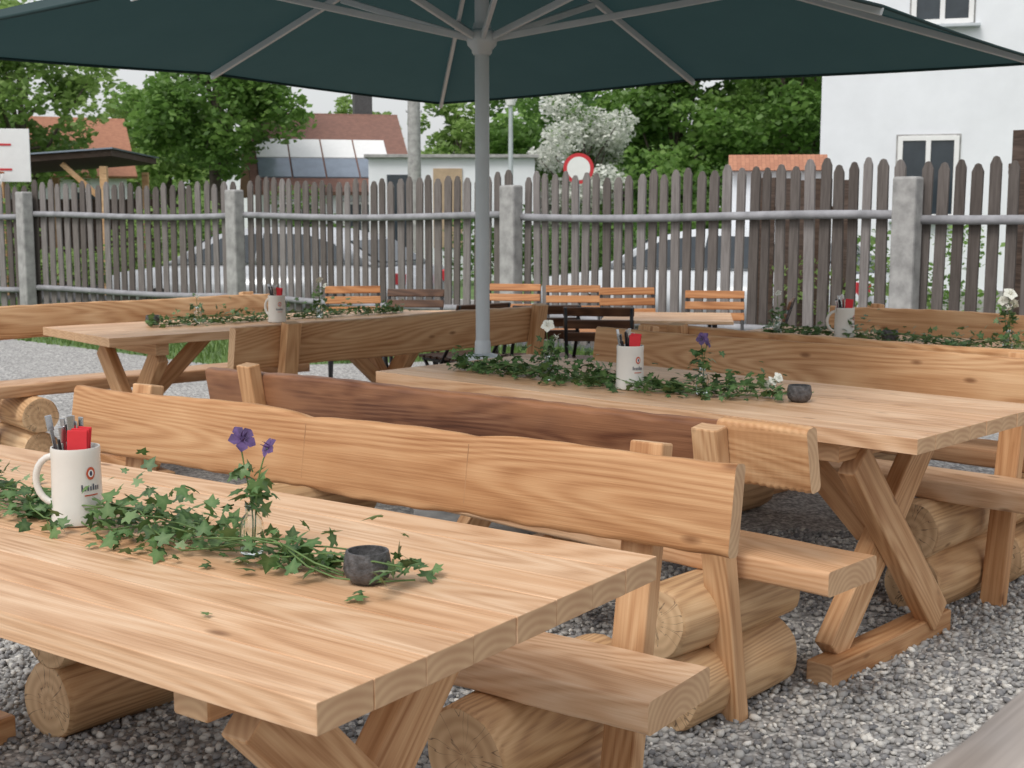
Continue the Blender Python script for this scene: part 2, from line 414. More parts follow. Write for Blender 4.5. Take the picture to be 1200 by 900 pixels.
# ------------------------------------------------------------ mugs etc.
def patch(name,r,a0,a1_,z0,z1,mat,parent,shape='rect'):
    n=10;V=[];F=[]
    for i in range(n+1):
        a=a0+(a1_-a0)*i/n
        t=(i/n*2-1); k=1 if shape=='rect' else math.sqrt(max(0.02,1-t*t))
        zc=(z0+z1)/2; h=(z1-z0)/2*k
        for z in (zc-h,zc+h): V.append((r*math.cos(a),r*math.sin(a),z))
    for i in range(n): F.append((2*i,2*i+2,2*i+3,2*i+1))
    return link(name,npmesh(name,V,F),mat,parent)
def mug(loc,face,handle):
    e=empty('beer_mug',loc,0)
    lathe('body',[(0.0,.002),(.042,.0),(.048,.004),(.0485,.012),(.0465,.02),(.0445,.125),(.0455,.14),(.0445,.146),(.0415,.146),(.0405,.14),(.0405,.012),(0,.010)],M['ceramic'],e)
    pts=[]
    for k in range(13):
        t=R(100-200*k/12); rr=.043+.036*math.cos(t)*1.0; z=.082+.045*math.sin(t)
        pts.append((math.cos(handle)*rr,math.sin(handle)*rr,z))
    tube('handle',pts,.0065,M['ceramic'],e,10)
    rr=.0464
    patch('emblem',rr,face-.20,face+.20,.088,.112,M['emblem'],e,'round')
    patch('emblem_inner',rr+.0002,face-.12,face+.12,.093,.107,M['whitepaint'],e,'round')
    patch('emblem_core',rr+.0004,face-.06,face+.06,.095,.105,M['print'],e,'round')
    for i in range(7):
        a=face-.42+i*.12
        patch('letter_%d'%i,rr+.0005,a,a+.06,.068,.068+.008+(.004 if i in (0,4) else 0),M['print'],e)
    patch('underline',rr+.0006,face-.3,face+.3,.058,.0605,M['emblem'],e)
    for i in range(12):
        a=rng.uniform(0,6.28); q=rng.uniform(.005,.028); x=q*math.cos(a)-.004;y=q*math.sin(a)
        tx=x*1.25-.014; ty=y*1.25+rng.uniform(-.004,.010)
        top=rng.uniform(.17,.205)
        if i%3==0:
            beam('knife_%d'%i,(x*.6,y*.6,.02),(tx,ty,top),.013,.003,M['steel'],e,up=(rng.uniform(-1,1),rng.uniform(-1,1),.2),bev=.001)
        elif i%3==1:
            beam('fork_%d'%i,(x*.6,y*.6,.02),(tx,ty,top-.02),.007,.0025,M['steel'],e,up=(.6,-.8,.1),bev=.0008)
            d=(Vector((tx,ty,top))-Vector((x*.6,y*.6,.02))).normalized()
            beam('fork_handle_%d'%i,Vector((tx,ty,top-.024)),Vector((tx,ty,top-.024))+d*.03,.013,.003,M['steel'],e,up=(.6,-.8,.1),bev=.0012)
        else:
            beam('knife_dark_%d'%i,(x*.6,y*.6,.02),(tx,ty,top-.01),.011,.005,M['black'],e,up=(rng.uniform(-1,1),rng.uniform(-1,1),.2),bev=.002)
    for k in range(3):
        box('napkin_%d'%k,(.036,.005,.08),(.012+k*.001,-.026+k*.007,.140+k*.003),M['redcloth'],e,(R(3*k-3),R(2+2*k),R(8)),bev=.0015)
    return e
def pot(loc,s=1):
    e=empty('candle_holder',loc,0)
    lathe('bowl',[(0,0),(.022*s,0),(.034*s,.010*s),(.0385*s,.026*s),(.036*s,.044*s),(.034*s,.052*s),(.030*s,.052*s),(.031*s,.040*s),(.030*s,.02*s),(0,.012*s)],M['stone'],e)
    lathe('candle',[(0,.03*s),(.018*s,.03*s),(.019*s,.028*s),(.019*s,.012*s)],M['whitepetal'],e,n=20)
    return e

LO=[(0,0),(.24,-.20),(.50,-.10),(.34,.14),(.60,.44),(.26,.50),(0,1),(-.26,.50),(-.60,.44),(-.34,.14),(-.50,-.10),(-.24,-.20)]
LV=np.array([(0,.28,0.0)]+[(x,y,-.16*abs(x)**1.2-.14*y*y) for x,y in LO]); 
LF=np.array([(0,i,i%12+1) for i in range(1,13)])
VE=np.array([1.0]+[ .75 if i in(6,0) else .3 for i in range(12)])
def rotm(yaw,pitch,roll):
    cy,sy=np.cos(yaw),np.sin(yaw);cp,sp_=np.cos(pitch),np.sin(pitch);cr,sr=np.cos(roll),np.sin(roll)
    n=len(yaw); Z=np.zeros((n,3,3));X=np.zeros((n,3,3));Y=np.zeros((n,3,3))
    Z[:,0,0]=cy;Z[:,0,1]=-sy;Z[:,1,0]=sy;Z[:,1,1]=cy;Z[:,2,2]=1
    X[:,0,0]=1;X[:,1,1]=cp;X[:,1,2]=-sp_;X[:,2,1]=sp_;X[:,2,2]=cp
    Y[:,0,0]=cr;Y[:,0,2]=sr;Y[:,1,1]=1;Y[:,2,0]=-sr;Y[:,2,2]=cr
    return Z@X@Y
def leaves(name,P,S,yaw,pitch,roll,mat,parent):
    n=len(P); Rm=rotm(yaw,pitch,roll)
    asp=np.stack([rng.uniform(.75,1.2,n),np.ones(n),rng.uniform(.3,1.6,n)],1)
    V=np.einsum('nij,nkj->nki',Rm,LV[None]*asp[:,None,:])*S[:,None,None]+P[:,None,:]
    F=(LF[None]+(np.arange(n)*13)[:,None,None]).reshape(-1,3)
    rn=np.repeat(np.clip(rng.beta(2,2.2,n),0,1),13); ve=np.tile(VE,n)
    me=npmesh(name,V.reshape(-1,3),F,{'rnd':rn,'vein':ve})
    return link(name,me,mat,parent)
def garland(E,ang,x0,x1,n,yf=lambda x:0*x,wid=.04,hump=.04,bare=()):
    o=tp(E,ang,0,0); e=empty('ivy_garland',(o.x,o.y,TH),ang)
    for k in range(8):
        xs=np.linspace(x0+rng.uniform(0,.15),x1-rng.uniform(0,.15),34)
        ph=rng.uniform(0,6.28,3)
        pts=[(x,float(yf(x))+.03*math.sin(x*9+ph[0])+.02*math.sin(x*21+ph[1]),.008+.018*(1+math.sin(x*14+ph[2]))) for x in xs]
        tube('vine_%d'%k,pts,.0016,M['stem'],e,5)
    xs=rng.uniform(x0,x1,n); clump=.5+.5*np.sin(xs*9+1)
    w=wid*(.75+.5*clump)
    ys=yf(xs)+rng.normal(0,1,n)*w
    core=np.exp(-((ys-yf(xs))/.06)**2)
    zs=np.abs(rng.normal(0,1,n))*hump*core*(.6+.8*clump)+.006
    S=rng.uniform(.014,.032,n); yaw=rng.uniform(0,6.28,n); pitch=rng.normal(.15,.5,n); roll=rng.normal(0,.45,n)
    zs=zs+S*.4*np.abs(np.sin(pitch))
    keep=np.ones(n,bool)
    for (bx,by,br) in bare: keep&=(xs-bx)**2+(ys-by)**2>br*br
    leaves('leaves',np.stack([xs,ys,zs],1)[keep],S[keep],yaw[keep],pitch[keep],roll[keep],M['ivy'],e)
    return e
def flower(parent,c,mat,s=.016,nod=0.5):
    V=[];F=[]
    base=Vector(c)
    ax=Vector((rng.uniform(-1,1),rng.uniform(-1,1),-nod)).normalized()
    u=ax.orthogonal().normalized(); v=ax.cross(u)
    for ringi,(n,ln,op,wd) in enumerate(((5,1.25,.95,.5),(5,.8,.45,.42))):
        for k in range(n):
            a=2*math.pi*(k+.5*ringi)/n; d=u*math.cos(a)+v*math.sin(a); t=u*-math.sin(a)+v*math.cos(a)
            b0=len(V)
            for j,(f,wf) in enumerate(((0,.12),(.35,.8),(.7,1),(1,.1))):
                p=base+ (d*op*f+ax*(1-op)*f*.9)*s*ln + ax*(-.15*math.sin(f*3)*s)
                V+= [tuple(p-t*wd*wf*s),tuple(p+ax*.08*s),tuple(p+t*wd*wf*s)]
            for j in range(3):
                for q in range(2): F.append((b0+j*3+q,b0+j*3+q+1,b0+j*3+q+4,b0+j*3+q+3))
    for k in range(5):
        a=2*math.pi*k/5; d=u*math.cos(a)+v*math.sin(a)
        b0=len(V); p=base+d*.25*s; q=base-ax*.9*s+d*.35*s; t=u*-math.sin(a)+v*math.cos(a)
        V+=[tuple(p-t*.12*s),tuple(p+t*.12*s),tuple(q+t*.02*s),tuple(q-t*.02*s)]; F.append((b0,b0+1,b0+2,b0+3))
    me=npmesh('petals',V,F); link('petals',me,mat,parent)
def vase(loc,flowers,mat,leafn=26,h=.085,hl=.15,fs=.016):
    e=empty('flower_vase',loc,0)
    lathe('bottle',[(0,.002),(.018,.0),(.021,.004),(.021,.05),(.017,.062),(.010,.07),(.010,h),(.0115,h+.002),(.0095,h+.002),(.0085,.07),(.0155,.06),(.0185,.048),(.0185,.006),(0,.005)],M['glass'],e,n=24)
    for i,(dx,dy,dz) in enumerate(flowers):
        pts=[]
        for k in range(9):
            t=k/8; pts.append((dx*t**1.6+.004*math.sin(t*5+i),dy*t**1.6,.01+(dz-.01)*t))
        tube('stalk_%d'%i,pts,.0014,M['stem'],e,5)
        flower(e,(dx,dy,dz),mat,fs if i==0 else fs*.75)
    n=leafn
    z=rng.uniform(.06,hl,n); rr=rng.uniform(.005,.05,n)*(1-(z-.055)/.25); a=rng.uniform(0,6.28,n)
    P=np.stack([rr*np.cos(a),rr*np.sin(a),z],1)
    leaves('foliage',P,rng.uniform(.018,.032,n),a-1.57+rng.normal(0,.5,n),rng.normal(0,.6,n),rng.normal(0,.5,n),M['ivy'],e)
    return e

garland(E1,a1,.21,2.0,1000,bare=((.295,.0,.05),(1.0,-.01,.05),(.32,.035,.045),(.575,-.03,.024),(.56,.0,.03)))
mug(tp(E1,a1,1.01,-.0),R(-38),R(175))
vase(tp(E1,a1,.575,-.03),[(-.014,.01,.198),(.032,0,.185)],M['purple'],36,fs=.021)
pot(tp(E1,a1,.295,-.01))
o=tp(E1,a1,.36,.26)
leaves('fallen_leaf',np.array([[o.x,o.y,TH+.006]]),np.array([.018]),np.array([1.]),np.array([.1]),np.array([.1]),M['ivy'],None)
y2=lambda x: .03+.125*np.clip((x-.6)/.45,0,1)
garland(E2,a2,.6,1.98,950,yf=y2,wid=.045,bare=((.59,.03,.05),(1.15,.165,.05)))
mug(tp(E2,a2,1.15,.158),R(-60),R(60))
vase(tp(E2,a2,.90,.10),[(.0,.01,.18),(.015,0,.165)],M['purple'],34,fs=.020)
vase(tp(E2,a2,1.51,.165),[(.0,.01,.19),(.03,0,.15)],M['whitepetal'],40,fs=.022)
pot(tp(E2,a2,.585,.03))
e=empty('white_flower',tp(E2,a2,.68,.03)) 
for k in range(3): flower(e,(.02*k-.02,.01*k,.045+.01*k),M['whitepetal'],.016)
garland(E3,a3,.4,2.0,600,yf=lambda x:.03+0*x)
mug(tp(E3,a3,1.06,-.12),R(-60),R(150)); pot(tp(E3,a3,.48,.15))
vase(tp(E3,a3,.72,.12),[(0,0,.14)],M['whitepetal'],10); vase(tp(E3,a3,1.40,.0),[(0,0,.21),(.03,0,.18)],M['whitepetal'],30,hl=.18,fs=.02)
garland(E4,a4,.2,2.0,780,wid=.06,bare=((1.34,-.02,.05),))
mug(tp(E4,a4,1.56,0),R(-40),R(175)); pot(tp(E4,a4,1.34,-.02)); vase(tp(E4,a4,.80,-.03),[(0,0,.24),(.02,0,.2),(-.02,.02,.21),(-.01,-.02,.18)],M['whitepetal'],34,hl=.18,fs=.028); vase(tp(E4,a4,1.9,.03),[(0,0,.2)],M['whitepetal'],22)

# ------------------------------------------------------------ umbrella
UX,UY=-.125,5.6
e=empty('patio_umbrella',(UX,UY,0),0)
lathe('pole',[(.030,.0),(.030,2.62),(.0,2.63)],M['alu'],e,n=24)
lathe('sleeve',[(.037,.0),(.037,.60),(.048,.66),(.075,.69),(.078,.72),(.075,.725),(.035,.735),(.034,.78),(.031,.79)],M['alu'],e,n=24)
lathe('lock_collar',[(.034,1.98),(.042,1.99),(.042,2.0),(.060,2.02),(.066,2.05),(.060,2.075),(.04,2.085),(.034,2.11)],M['alu'],e,n=24)
box('base_plate',(.6,.6,.05),(0,0,.03),M['concrete'],e,bev=.01)
apex=Vector((0,0,2.60)); tips=[]
for k in range(8):
    a=R(7+45*k); r=2.5 if k%2==0 else 1.735; tips.append(Vector((r*math.cos(a),r*math.sin(a),1.99 if k%2==0 else 2.02)))
    tip=tips[-1]; d=(tip-apex)
    beam('rib_%d'%k,apex-Vector((0,0,.03)),tip-Vector((0,0,.02)),.018,.03,M['alu'],e,bev=.003)
    mid=apex+d*.47-Vector((0,0,.045)); hubp=Vector((.05*math.cos(a),.05*math.sin(a),2.05))
    beam('strut_%d'%k,hubp,mid,.018,.028,M['alu'],e,bev=.003)
V=[];F=[]; n=10; SAG=.008
for k in range(8):
    t0,t1=tips[k],tips[(k+1)%8]; b0=len(V)
    for i in range(n+1):
        s=i/n
        for j in range(n+1):
            q=j/n; p=apex.lerp(t0.lerp(t1,q),s)
            p=p-Vector((0,0,SAG*math.sin(math.pi*q)*s)); 
            V.append(tuple(p))
    for i in range(n):
        for j in range(n):
            a=b0+i*(n+1)+j; F.append((a,a+1,a+n+2,a+n+1))
me=npmesh('canopy',V,F); link('canopy',me,M['canvas'],e,smooth=True)
for k in range(8):
    a,b2=tips[k],tips[(k+1)%8]
    pts=[a.lerp(b2,q/8)-Vector((0,0,SAG*math.sin(math.pi*q/8)+.004)) for q in range(9)]
    tube('hem_%d'%k,pts,.007,M['canvas'],e,6)

# ------------------------------------------------------------ ground
TD=Vector((-.748,.664,0)); ND=Vector((.664,.748,0)); O=Vector((3,10,0))
def td(t,d,z): return tuple(O+TD*t+ND*d+Vector((0,0,z)))
def sheet(name,ts,dz,mat,z=0,edge=None):
    V=[];F=[]
    for i,(d,zz) in enumerate(dz):
        for t in ts: V.append(td(t,d if not(edge and i==len(dz)-1) else edge(t),zz+z))
    nt_=len(ts)
    for i in range(len(dz)-1):
        for j in range(nt_-1):
            a=i*nt_+j; F.append((a,a+1,a+nt_+1,a+nt_))
    me=npmesh(name,V,F); o=link(name,me,mat)
    bm=bmesh.new(); bm.from_mesh(me); bmesh.ops.recalc_face_normals(bm,faces=bm.faces[:])
    if bm.faces[0].normal.z<0: bmesh.ops.reverse_faces(bm,faces=bm.faces[:])
    bm.to_mesh(me); bm.free(); return o
T_=[-400,-100,-30,-10,0,10,30,100,400]
sheet('ground',T_,[(-400,0),(-30,0),(-3,0),(.3,0),(.5,-.07),(.8,-.23),(1.0,-.3),(12,-.3),(60,-.3),(500,-.3)],M['grass'])
gedge=lambda t: -.5-2.1*min(1,max(0,(t-3.5)/1.5))
sheet('gravel_yard',[-25,-10,0,2,3.5,4,4.5,5,6,8,10,25],[(-30,.004),(-10,.004),(-.45,.004)],M['gravel'],edge=gedge)
sheet('road',T_,[(1.2,-.29),(7.0,-.29)],M['asphalt'])
e=empty('kerb')
for d in (1.1,7.1):
    p0=Vector(td(-60,d,-.23)); p1=Vector(td(60,d,-.23)); beam('kerb_stone',p0,p1,.15,.14,M['concrete'],e,bev=.01)

def pebbles(name,xr,yr,dens,rmin,rmax):
    A=(xr[1]-xr[0])*(yr[1]-yr[0]); n=int(A*dens)
    bm=bmesh.new(); bmesh.ops.create_icosphere(bm,subdivisions=1,radius=1); bv=np.array([v.co[:] for v in bm.verts]); bf=np.array([[v.index for v in f.verts] for f in bm.faces]); bm.free()
    P=np.stack([rng.uniform(*xr,n),rng.uniform(*yr,n),np.full(n,.006)],1)
    keep=(np.abs(P[:,0])<P[:,1]*.52+.6); P=P[keep]; n=len(P)
    s=rmin+(rmax-rmin)*rng.random(n)**1.6; sc=np.stack([s*rng.uniform(.8,1.35,n),s*rng.uniform(.7,1.1,n),s*rng.uniform(.5,.8,n)],1)
    P[:,2]+=rng.uniform(0,.007,n)
    Rm=rotm(rng.uniform(0,6.28,n),rng.normal(0,.35,n),rng.normal(0,.35,n))
    jit=1+rng.uniform(-.16,.16,(n,len(bv),1))
    V=np.einsum('nij,nkj->nki',Rm,bv[None]*jit*sc[:,None,:])+P[:,None,:]
    F=(bf[None]+(np.arange(n)*len(bv))[:,None,None]).reshape(-1,3)
    me=npmesh(name,V.reshape(-1,3),F,{'rnd':np.repeat(rng.beta(1.6,1.8,n),len(bv))})
    return link(name,me,M['pebble'],smooth=True)
pebbles('gravel',(-2.4,3.2),(1.8,5.4),2600,.0055,.015)

def tufts(name,pts,h,mat):
    n=len(pts); P=np.array(pts); a=rng.uniform(0,6.28,n); hh=h*rng.uniform(.4,1.2,n); w=.006+.01*rng.random(n)
    d=np.stack([np.cos(a),np.sin(a),np.zeros(n)],1); l=rng.uniform(-.5,.5,(n,3))*hh[:,None]; l[:,2]=hh
    V=np.stack([P-d*w[:,None],P+d*w[:,None],P+l],1).reshape(-1,3)
    F=np.arange(3*n).reshape(-1,3)
    return link(name,npmesh(name,V,F,{'rnd':np.repeat(rng.random(n),3)}),mat)
pts=[]
for _ in range(22000):
    t=rng.uniform(-6,18); pts.append(td(t,rng.uniform(gedge(t)-.05,.3),0))
tufts('grass_strip',pts,.10,M['grassblade'])

# ------------------------------------------------------------ fence
FP=[(6.9,6.3),(2.99,10.0),(0.02,13.0),(-3.2,15.5),(-6.2,17.0),(-10.5,18.6)]
e=empty('picket_fence')
V=[];F=[];rn=[]
for i in range(len(FP)-1):
    A=Vector((*FP[i],0));B=Vector((*FP[i+1],0)); L=(B-A).length; d=(B-A)/L; nr=Vector((d.y,-d.x,0))
    if nr.y<0: nr=-nr
    s=.10
    while s<L-.06:
        w=rng.uniform(.074,.092); off=.035+rng.uniform(-.004,.004); th=.02
        top=1.71+rng.uniform(-.035,.035)+.03*math.sin(s*1.3+i); bot=.09; ln=rng.uniform(-.016,.016)
        c=A+d*s+nr*off; b0=len(V)
        prof=[(-w/2,bot),(w/2,bot),(w/2,top-.06),(w*.22,top-.008),(0,top),(-w*.22,top-.008),(-w/2,top-.06)]
        for q in (0,1):
            for x,z in prof: V.append(tuple(c+d*(x+ln*(z-.9))+nr*(th*q)+Vector((0,0,z))))
        F.append(list(range(b0,b0+7))); F.append(list(range(b0+13,b0+6,-1)))
        for x in range(7):
            y=(x+1)%7; F.append([b0+x,b0+7+x,b0+7+y,b0+y])
        rn+= [rng.random()*(.45 if i==0 else 1)]*14
        s+=w+rng.uniform(.040,.058)
    for z,r in ((1.30,.036),(.36,.036)):
        pts=[A+d*L*t+Vector((0,0,z+.02*math.sin(t*5+i)))+nr*-.008 for t in np.linspace(0,1,12)]
        tube('rail',pts,r,M['railgrey'],e,10)
me=bpy.data.meshes.new('pickets'); me.from_pydata(V,[],F); at=me.attributes.new('rnd','FLOAT','POINT'); at.data.foreach_set('value',rn)
bm=bmesh.new(); bm.from_mesh(me); bmesh.ops.recalc_face_normals(bm,faces=bm.faces[:]); bm.to_mesh(me); bm.free()
link('pickets',me,M['picket'],e)
for i,p in enumerate(FP):
    ang=math.atan2(TD.y,TD.x)
    box('concrete_post_%d'%i,(.19,.15,1.6),(p[0]-.03,p[1]-.07,.80),M['concrete'],e,(0,0,ang),bev=.02)

def boards(name,p0,p1,z1,mat,z0=0):
    e=empty(name); A=Vector((*p0,0));B=Vector((*p1,0)); L=(B-A).length; n=max(2,int(L/.16)); d=(B-A)/L
    for i in range(n):
        c=A+d*(i+.5)*L/n
        h=z1+rng.uniform(-.02,.02)
        box('board_%d'%i,(L/n-.012,.025,h-z0),(c.x,c.y,(h+z0)/2),mat,e,(0,0,math.atan2(d.y,d.x)))
    for z in (z0+.3,z1-.3): beam('rail',A+Vector((.0,.04,z)),B+Vector((0,.04,z)),.05,.09,mat,e)
boards('wooden_gate',(2.35,12.7),(3.15,12.3),1.65,M['darkwood'],-.25)
boards('board_screen',(4.2,11.2),(6.0,9.5),2.0,M['darkwood'],-.2)

# foreground weathered rail
e=empty('weathered_handrail')
d=Vector((.153,.186,0)).normalized(); p=Vector((.358,.956,.952)); sd=Vector((d.y,-d.x,0))
c=p+sd*.06-Vector((0,0,.045))
m=frame(c+d*.3,d,(0,0,1))
slab('rail',2.0,.12,.09,[M['grey'],M['grey']],e,m,.003,.003,.012)
for s in (-.6,1.2):
    q=c+d*s; box('post',(.09,.09,.87),(q.x,q.y,.435),M['grey'],e,(0,0,math.atan2(d.y,d.x)))

# ------------------------------------------------------------ chairs
def chair(x,y,rot,sm='slat'):
    e=empty('folding_chair',(x,y,0),R(rot)); w=.19
    K=M['black']
    for s in (-1,1):
        tube('rear_frame',[(s*w,.22,0),(s*w,.0,.42),(s*w,-.13,.60),(s*w,-.19,.79)],.011,K,e,8)
        tube('front_frame',[(s*(w-.02),-.22,0),(s*(w-.02),.0,.22),(s*(w-.02),.19,.44)],.011,K,e,8)
        beam('seat_rail',(s*(w-.02),-.16,.435),(s*(w-.02),.21,.445),.012,.022,K,e)
    beam('foot_bar_front',(-w,.21,.03),(w,.21,.03),.014,.014,K,e); beam('foot_bar_rear',(-w+.02,-.2,.03),(w-.02,-.2,.03),.014,.014,K,e)
    for i in range(6):
        yy=-.14+i*.065
        beam('seat_slat_%d'%i,(-w-.01,yy,.462),(w+.01,yy,.462),.052,.018,M[sm],e)
    for i,z in enumerate((.615,.69,.765)):
        yy=-.125-(z-.6)*.33
        beam('back_slat_%d'%i,(-w-.015,yy,z),(w+.015,yy,z),.018,.055,M[sm],e,up=(0,-.3,1))
def pxX(px,Y): return (px-600)/1540*Y
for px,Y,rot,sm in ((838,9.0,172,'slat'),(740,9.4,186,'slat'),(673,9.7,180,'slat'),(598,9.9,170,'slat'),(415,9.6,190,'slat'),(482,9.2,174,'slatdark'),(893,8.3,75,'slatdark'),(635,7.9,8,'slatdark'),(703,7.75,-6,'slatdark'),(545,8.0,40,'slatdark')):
    chair(pxX(px,Y),Y,rot,sm)
def bistro(x,y,rot,L=1.1,W=.7,H=.72):
    e=empty('garden_table',(x,y,0),R(rot))
    n=8
    for i in range(n):
        yy=-W/2+W*(i+.5)/n; beam('slat_%d'%i,(-L/2,yy,H-.005),(L/2,yy,H-.005),W/n-.008,.022,M['top'],e)
    for s in (-1,1):
        beam('under_rail',(s*L*.36,-W/2+.03,H-.03),(s*L*.36,W/2-.03,H-.03),.03,.025,M['black'],e)
        tube('leg_a',[(s*L*.36,-W/2+.05,H-.04),(s*L*.34,W/2-.05,0)],.013,M['black'],e); tube('leg_b',[(s*L*.33,W/2-.05,H-.04),(s*L*.31,-W/2+.05,0)],.013,M['black'],e)
bistro(.98,8.25,-8,.8,.7,.68); bistro(-.45,8.7,5,H=.66)

# ------------------------------------------------------------ cars
def car(name,x,y,z,rot,mat):
    e=empty(name,(x,y,z),R(rot)); W=.88
    def loft(nm,ps,hw,mt,inset):
        bm=bmesh.new(); L=[]
        for s in (-1,1): L.append([bm.verts.new((px,s*(hw-inset(pz)),pz)) for px,pz in ps])
        n=len(ps)
        for i in range(n):
            j=(i+1)%n; bm.faces.new((L[0][i],L[0][j],L[1][j],L[1][i]))
        bm.faces.new(L[0]); bm.faces.new(L[1])
        bmesh.ops.recalc_face_normals(bm,faces=bm.faces[:])
        bmesh.ops.bevel(bm,geom=[q for q in bm.edges],offset=.03,segments=2,affect='EDGES')
        me=bpy.data.meshes.new(nm); bm.to_mesh(me); bm.free(); return link(nm,me,mt,e,smooth=True)
    low=[(-2.2,.33),(-2.23,.6),(-2.12,.82),(-1.3,.93),(0,.97),(1.5,.98),(2.1,.93),(2.2,.6),(2.15,.33),(1.75,.3),(-1.75,.3)]
    loft('body',low,W,mat,lambda z:.06 if z>.85 else 0)
    cab=[(-1.35,.93),(-.6,1.34),(-.1,1.44),(.8,1.43),(1.35,1.3),(1.9,.96)]
    loft('cabin',cab,W-.06,mat,lambda z:.22*(z-.93)/.5)
    for s in (-1,1):
        V=[(-1.0,.99),(-.48,1.30),(.1,1.37),(.1,.99),(.16,.99),(.16,1.37),(.8,1.36),(1.25,1.24),(1.45,1.02)]
        P=[(px,s*(W-.06-.22*(pz-.93)/.5+.008),pz) for px,pz in V]
        me=bpy.data.meshes.new('side_window'); me.from_pydata(P,[],[(0,1,2,3),(4,5,6,7,8)]); link('side_window',me,M['glassdark'],e)
        for wx in (-1.35,1.35):
            rm=Matrix.Rotation(R(90),4,'X')
            lathe('tyre',[(.19,-.1),(.30,-.1),(.325,-.07),(.325,.07),(.30,.1),(.19,.1)],M['rubber'],e,(wx,s*(W-.09),.325),28,rm)
            lathe('rim',[(.0,-.06*s),(.05,-.07*s),(.19,-.095*s),(.2,-.05*s)],M['steel'],e,(wx,s*(W-.09),.325),20,rm)
        beam('bumper_light',(-2.2,s*.6,.68),(-2.1,s*.78,.7),.1,.12,M['glassdark'],e); beam('tail_light',(2.17,s*.6,.8),(2.1,s*.8,.82),.1,.14,M['signred'],e)
    beam('windscreen',(-1.27,0,.985),(-.66,0,1.32),1.3,.02,M['glassdark'],e,up=(-.5,0,1))
    beam('rear_screen',(1.42,0,1.28),(1.85,0,1.01),1.2,.02,M['glassdark'],e,up=(.5,0,1))
car('parked_car',-3.15,17.9,-.3,-22,M['silver'])
car('parked_car',2.6,16.2,-.3,-40,M['whitecar'])

# ------------------------------------------------------------ buildings
def prism(name,pts,mat,parent,y0,y1):
    n=len(pts); V=[(x,y0,z) for x,z in pts]+[(x,y1,z) for x,z in pts]
    F=[tuple(range(n)),tuple(range(2*n-1,n-1,-1))]+[(i,(i+1)%n,(i+1)%n+n,i+n) for i in range(n)]
    me=bpy.data.meshes.new(name); me.from_pydata(V,[],F)
    bm=bmesh.new(); bm.from_mesh(me); bmesh.ops.recalc_face_normals(bm,faces=bm.faces[:]); bm.to_mesh(me); bm.free()
    return link(name,me,mat,parent)
def window(parent,x,y,z,w,h):
    box('reveal',(w+.06,.12,h+.06),(x,y+.055,z),M['concrete'],parent,bev=0)
    box('pane',(w-.1,.02,h-.1),(x,y-.012,z),M['glassdark'],parent,bev=0)
    for dx in (-w/2+.03,0,w/2-.03): box('frame_v',(.07,.05,h),(x+dx,y-.02,z),M['whitepaint'],parent,bev=.004)
    for dz in (-h/2+.03,h/2-.03): box('frame_h',(w-.08,.045,.07),(x,y-.02,z+dz),M['whitepaint'],parent,bev=.004)
    box('sill',(w+.2,.16,.04),(x,y-.07,z-h/2-.04),M['alu'],parent,bev=.004)
e=empty('white_building',(4.62,20.0,-.3),R(-15.5))
box('walls',(14,10,9.4),(7,5,4.7),M['white'],e,bev=0)
for fx in (1.55,4.4,7.4):
    for fz in (2.15,4.95,7.7): window(e,fx+(0 if fz<4 else .12),-.004,fz,.85,1.2)
box('plinth',(14.02,.04,.5),(7,-.03,.25),M['concrete'],e,bev=0)
prism('roof',[(-.5,9.4),(14.5,9.4),(7,13)],M['tile'],e,-.5,10.5)
e=empty('garden_wall',(2.75,16.6,-.3),R(-8))
box('wall',(1.1,.25,2.15),(.55,0,1.075),M['white'],e,bev=.01)
prism('tile_coping',[(-.28,0),(.28,0),(0,.2)],M['tileorange'],e,0,1.2).matrix_basis=Matrix.Translation((-.05,0,2.15))@Matrix.Rotation(R(-90),4,'Z')
e=empty('flat_roof_garage',(-3.45,32,-.3),R(2))
box('walls',(4.0,6,2.95),(2.0,3,1.475),M['white'],e,bev=0)
box('roof_slab',(4.2,6.3,.08),(2,3,2.992),M['concrete'],e,bev=.01)
box('garage_opening',(.62,.05,2.1),(.75,-.01,1.5),M['glassdark'],e,bev=0)
box('door',(.7,.05,1.9),(1.9,-.012,1.75),M['tan'],e,bev=0)
def house(name,x,y,rot,L,D,he,hr,rmat,wmat,base=-.3):
    e=empty(name,(x,y,base),R(rot))
    box('walls',(L,D,he),(0,0,he/2),wmat,e,bev=0)
    V=[(-L/2,-D/2,he),(-L/2,D/2,he),(-L/2,0,hr),(L/2,-D/2,he),(L/2,D/2,he),(L/2,0,hr)]
    me=bpy.data.meshes.new('gable'); me.from_pydata(V,[],[(0,1,2),(3,5,4)]); link('gables',me,wmat,e)
    sl=math.atan2(hr-he,D/2); ln=math.hypot(hr-he,D/2)+.5
    for s in (-1,1):
        c=Vector((0,s*(D/4+.18*math.cos(sl)),(he+hr)/2-.18*math.sin(sl)+.07))
        mm=Matrix.Translation(c)@Matrix.Rotation(-s*sl,4,'X')
        link('roof_slope',boxmesh((L+.7,ln,.12),.01),rmat,e,mm)
    for dx in (-L*.25,L*.2):
        window(e,dx,-D/2-.004,he*.62,1.0,1.0)
    return e,sl
e,sl=house('tile_roof_house',-5.35,37.5,14,3.6,6.0,2.3,4.25,M['tile'],M['white'])
for i in range(4):
    for j in range(2):
        yy=-2.05+(j-.5)*.98*math.cos(sl); zz=2.3+(3.0+yy)/3.0*1.95+.16
        mm=Matrix.Translation((-1.5+i*.88,yy,zz))@Matrix.Rotation(sl,4,'X')
        link('solar_panel',boxmesh((.84,.94,.05),.01),M['solar'] if j==0 else M['whitepaint'],e,mm)
box('chimney',(.5,.5,1.2),(1.2,.3,4.5),M['stone'],e)
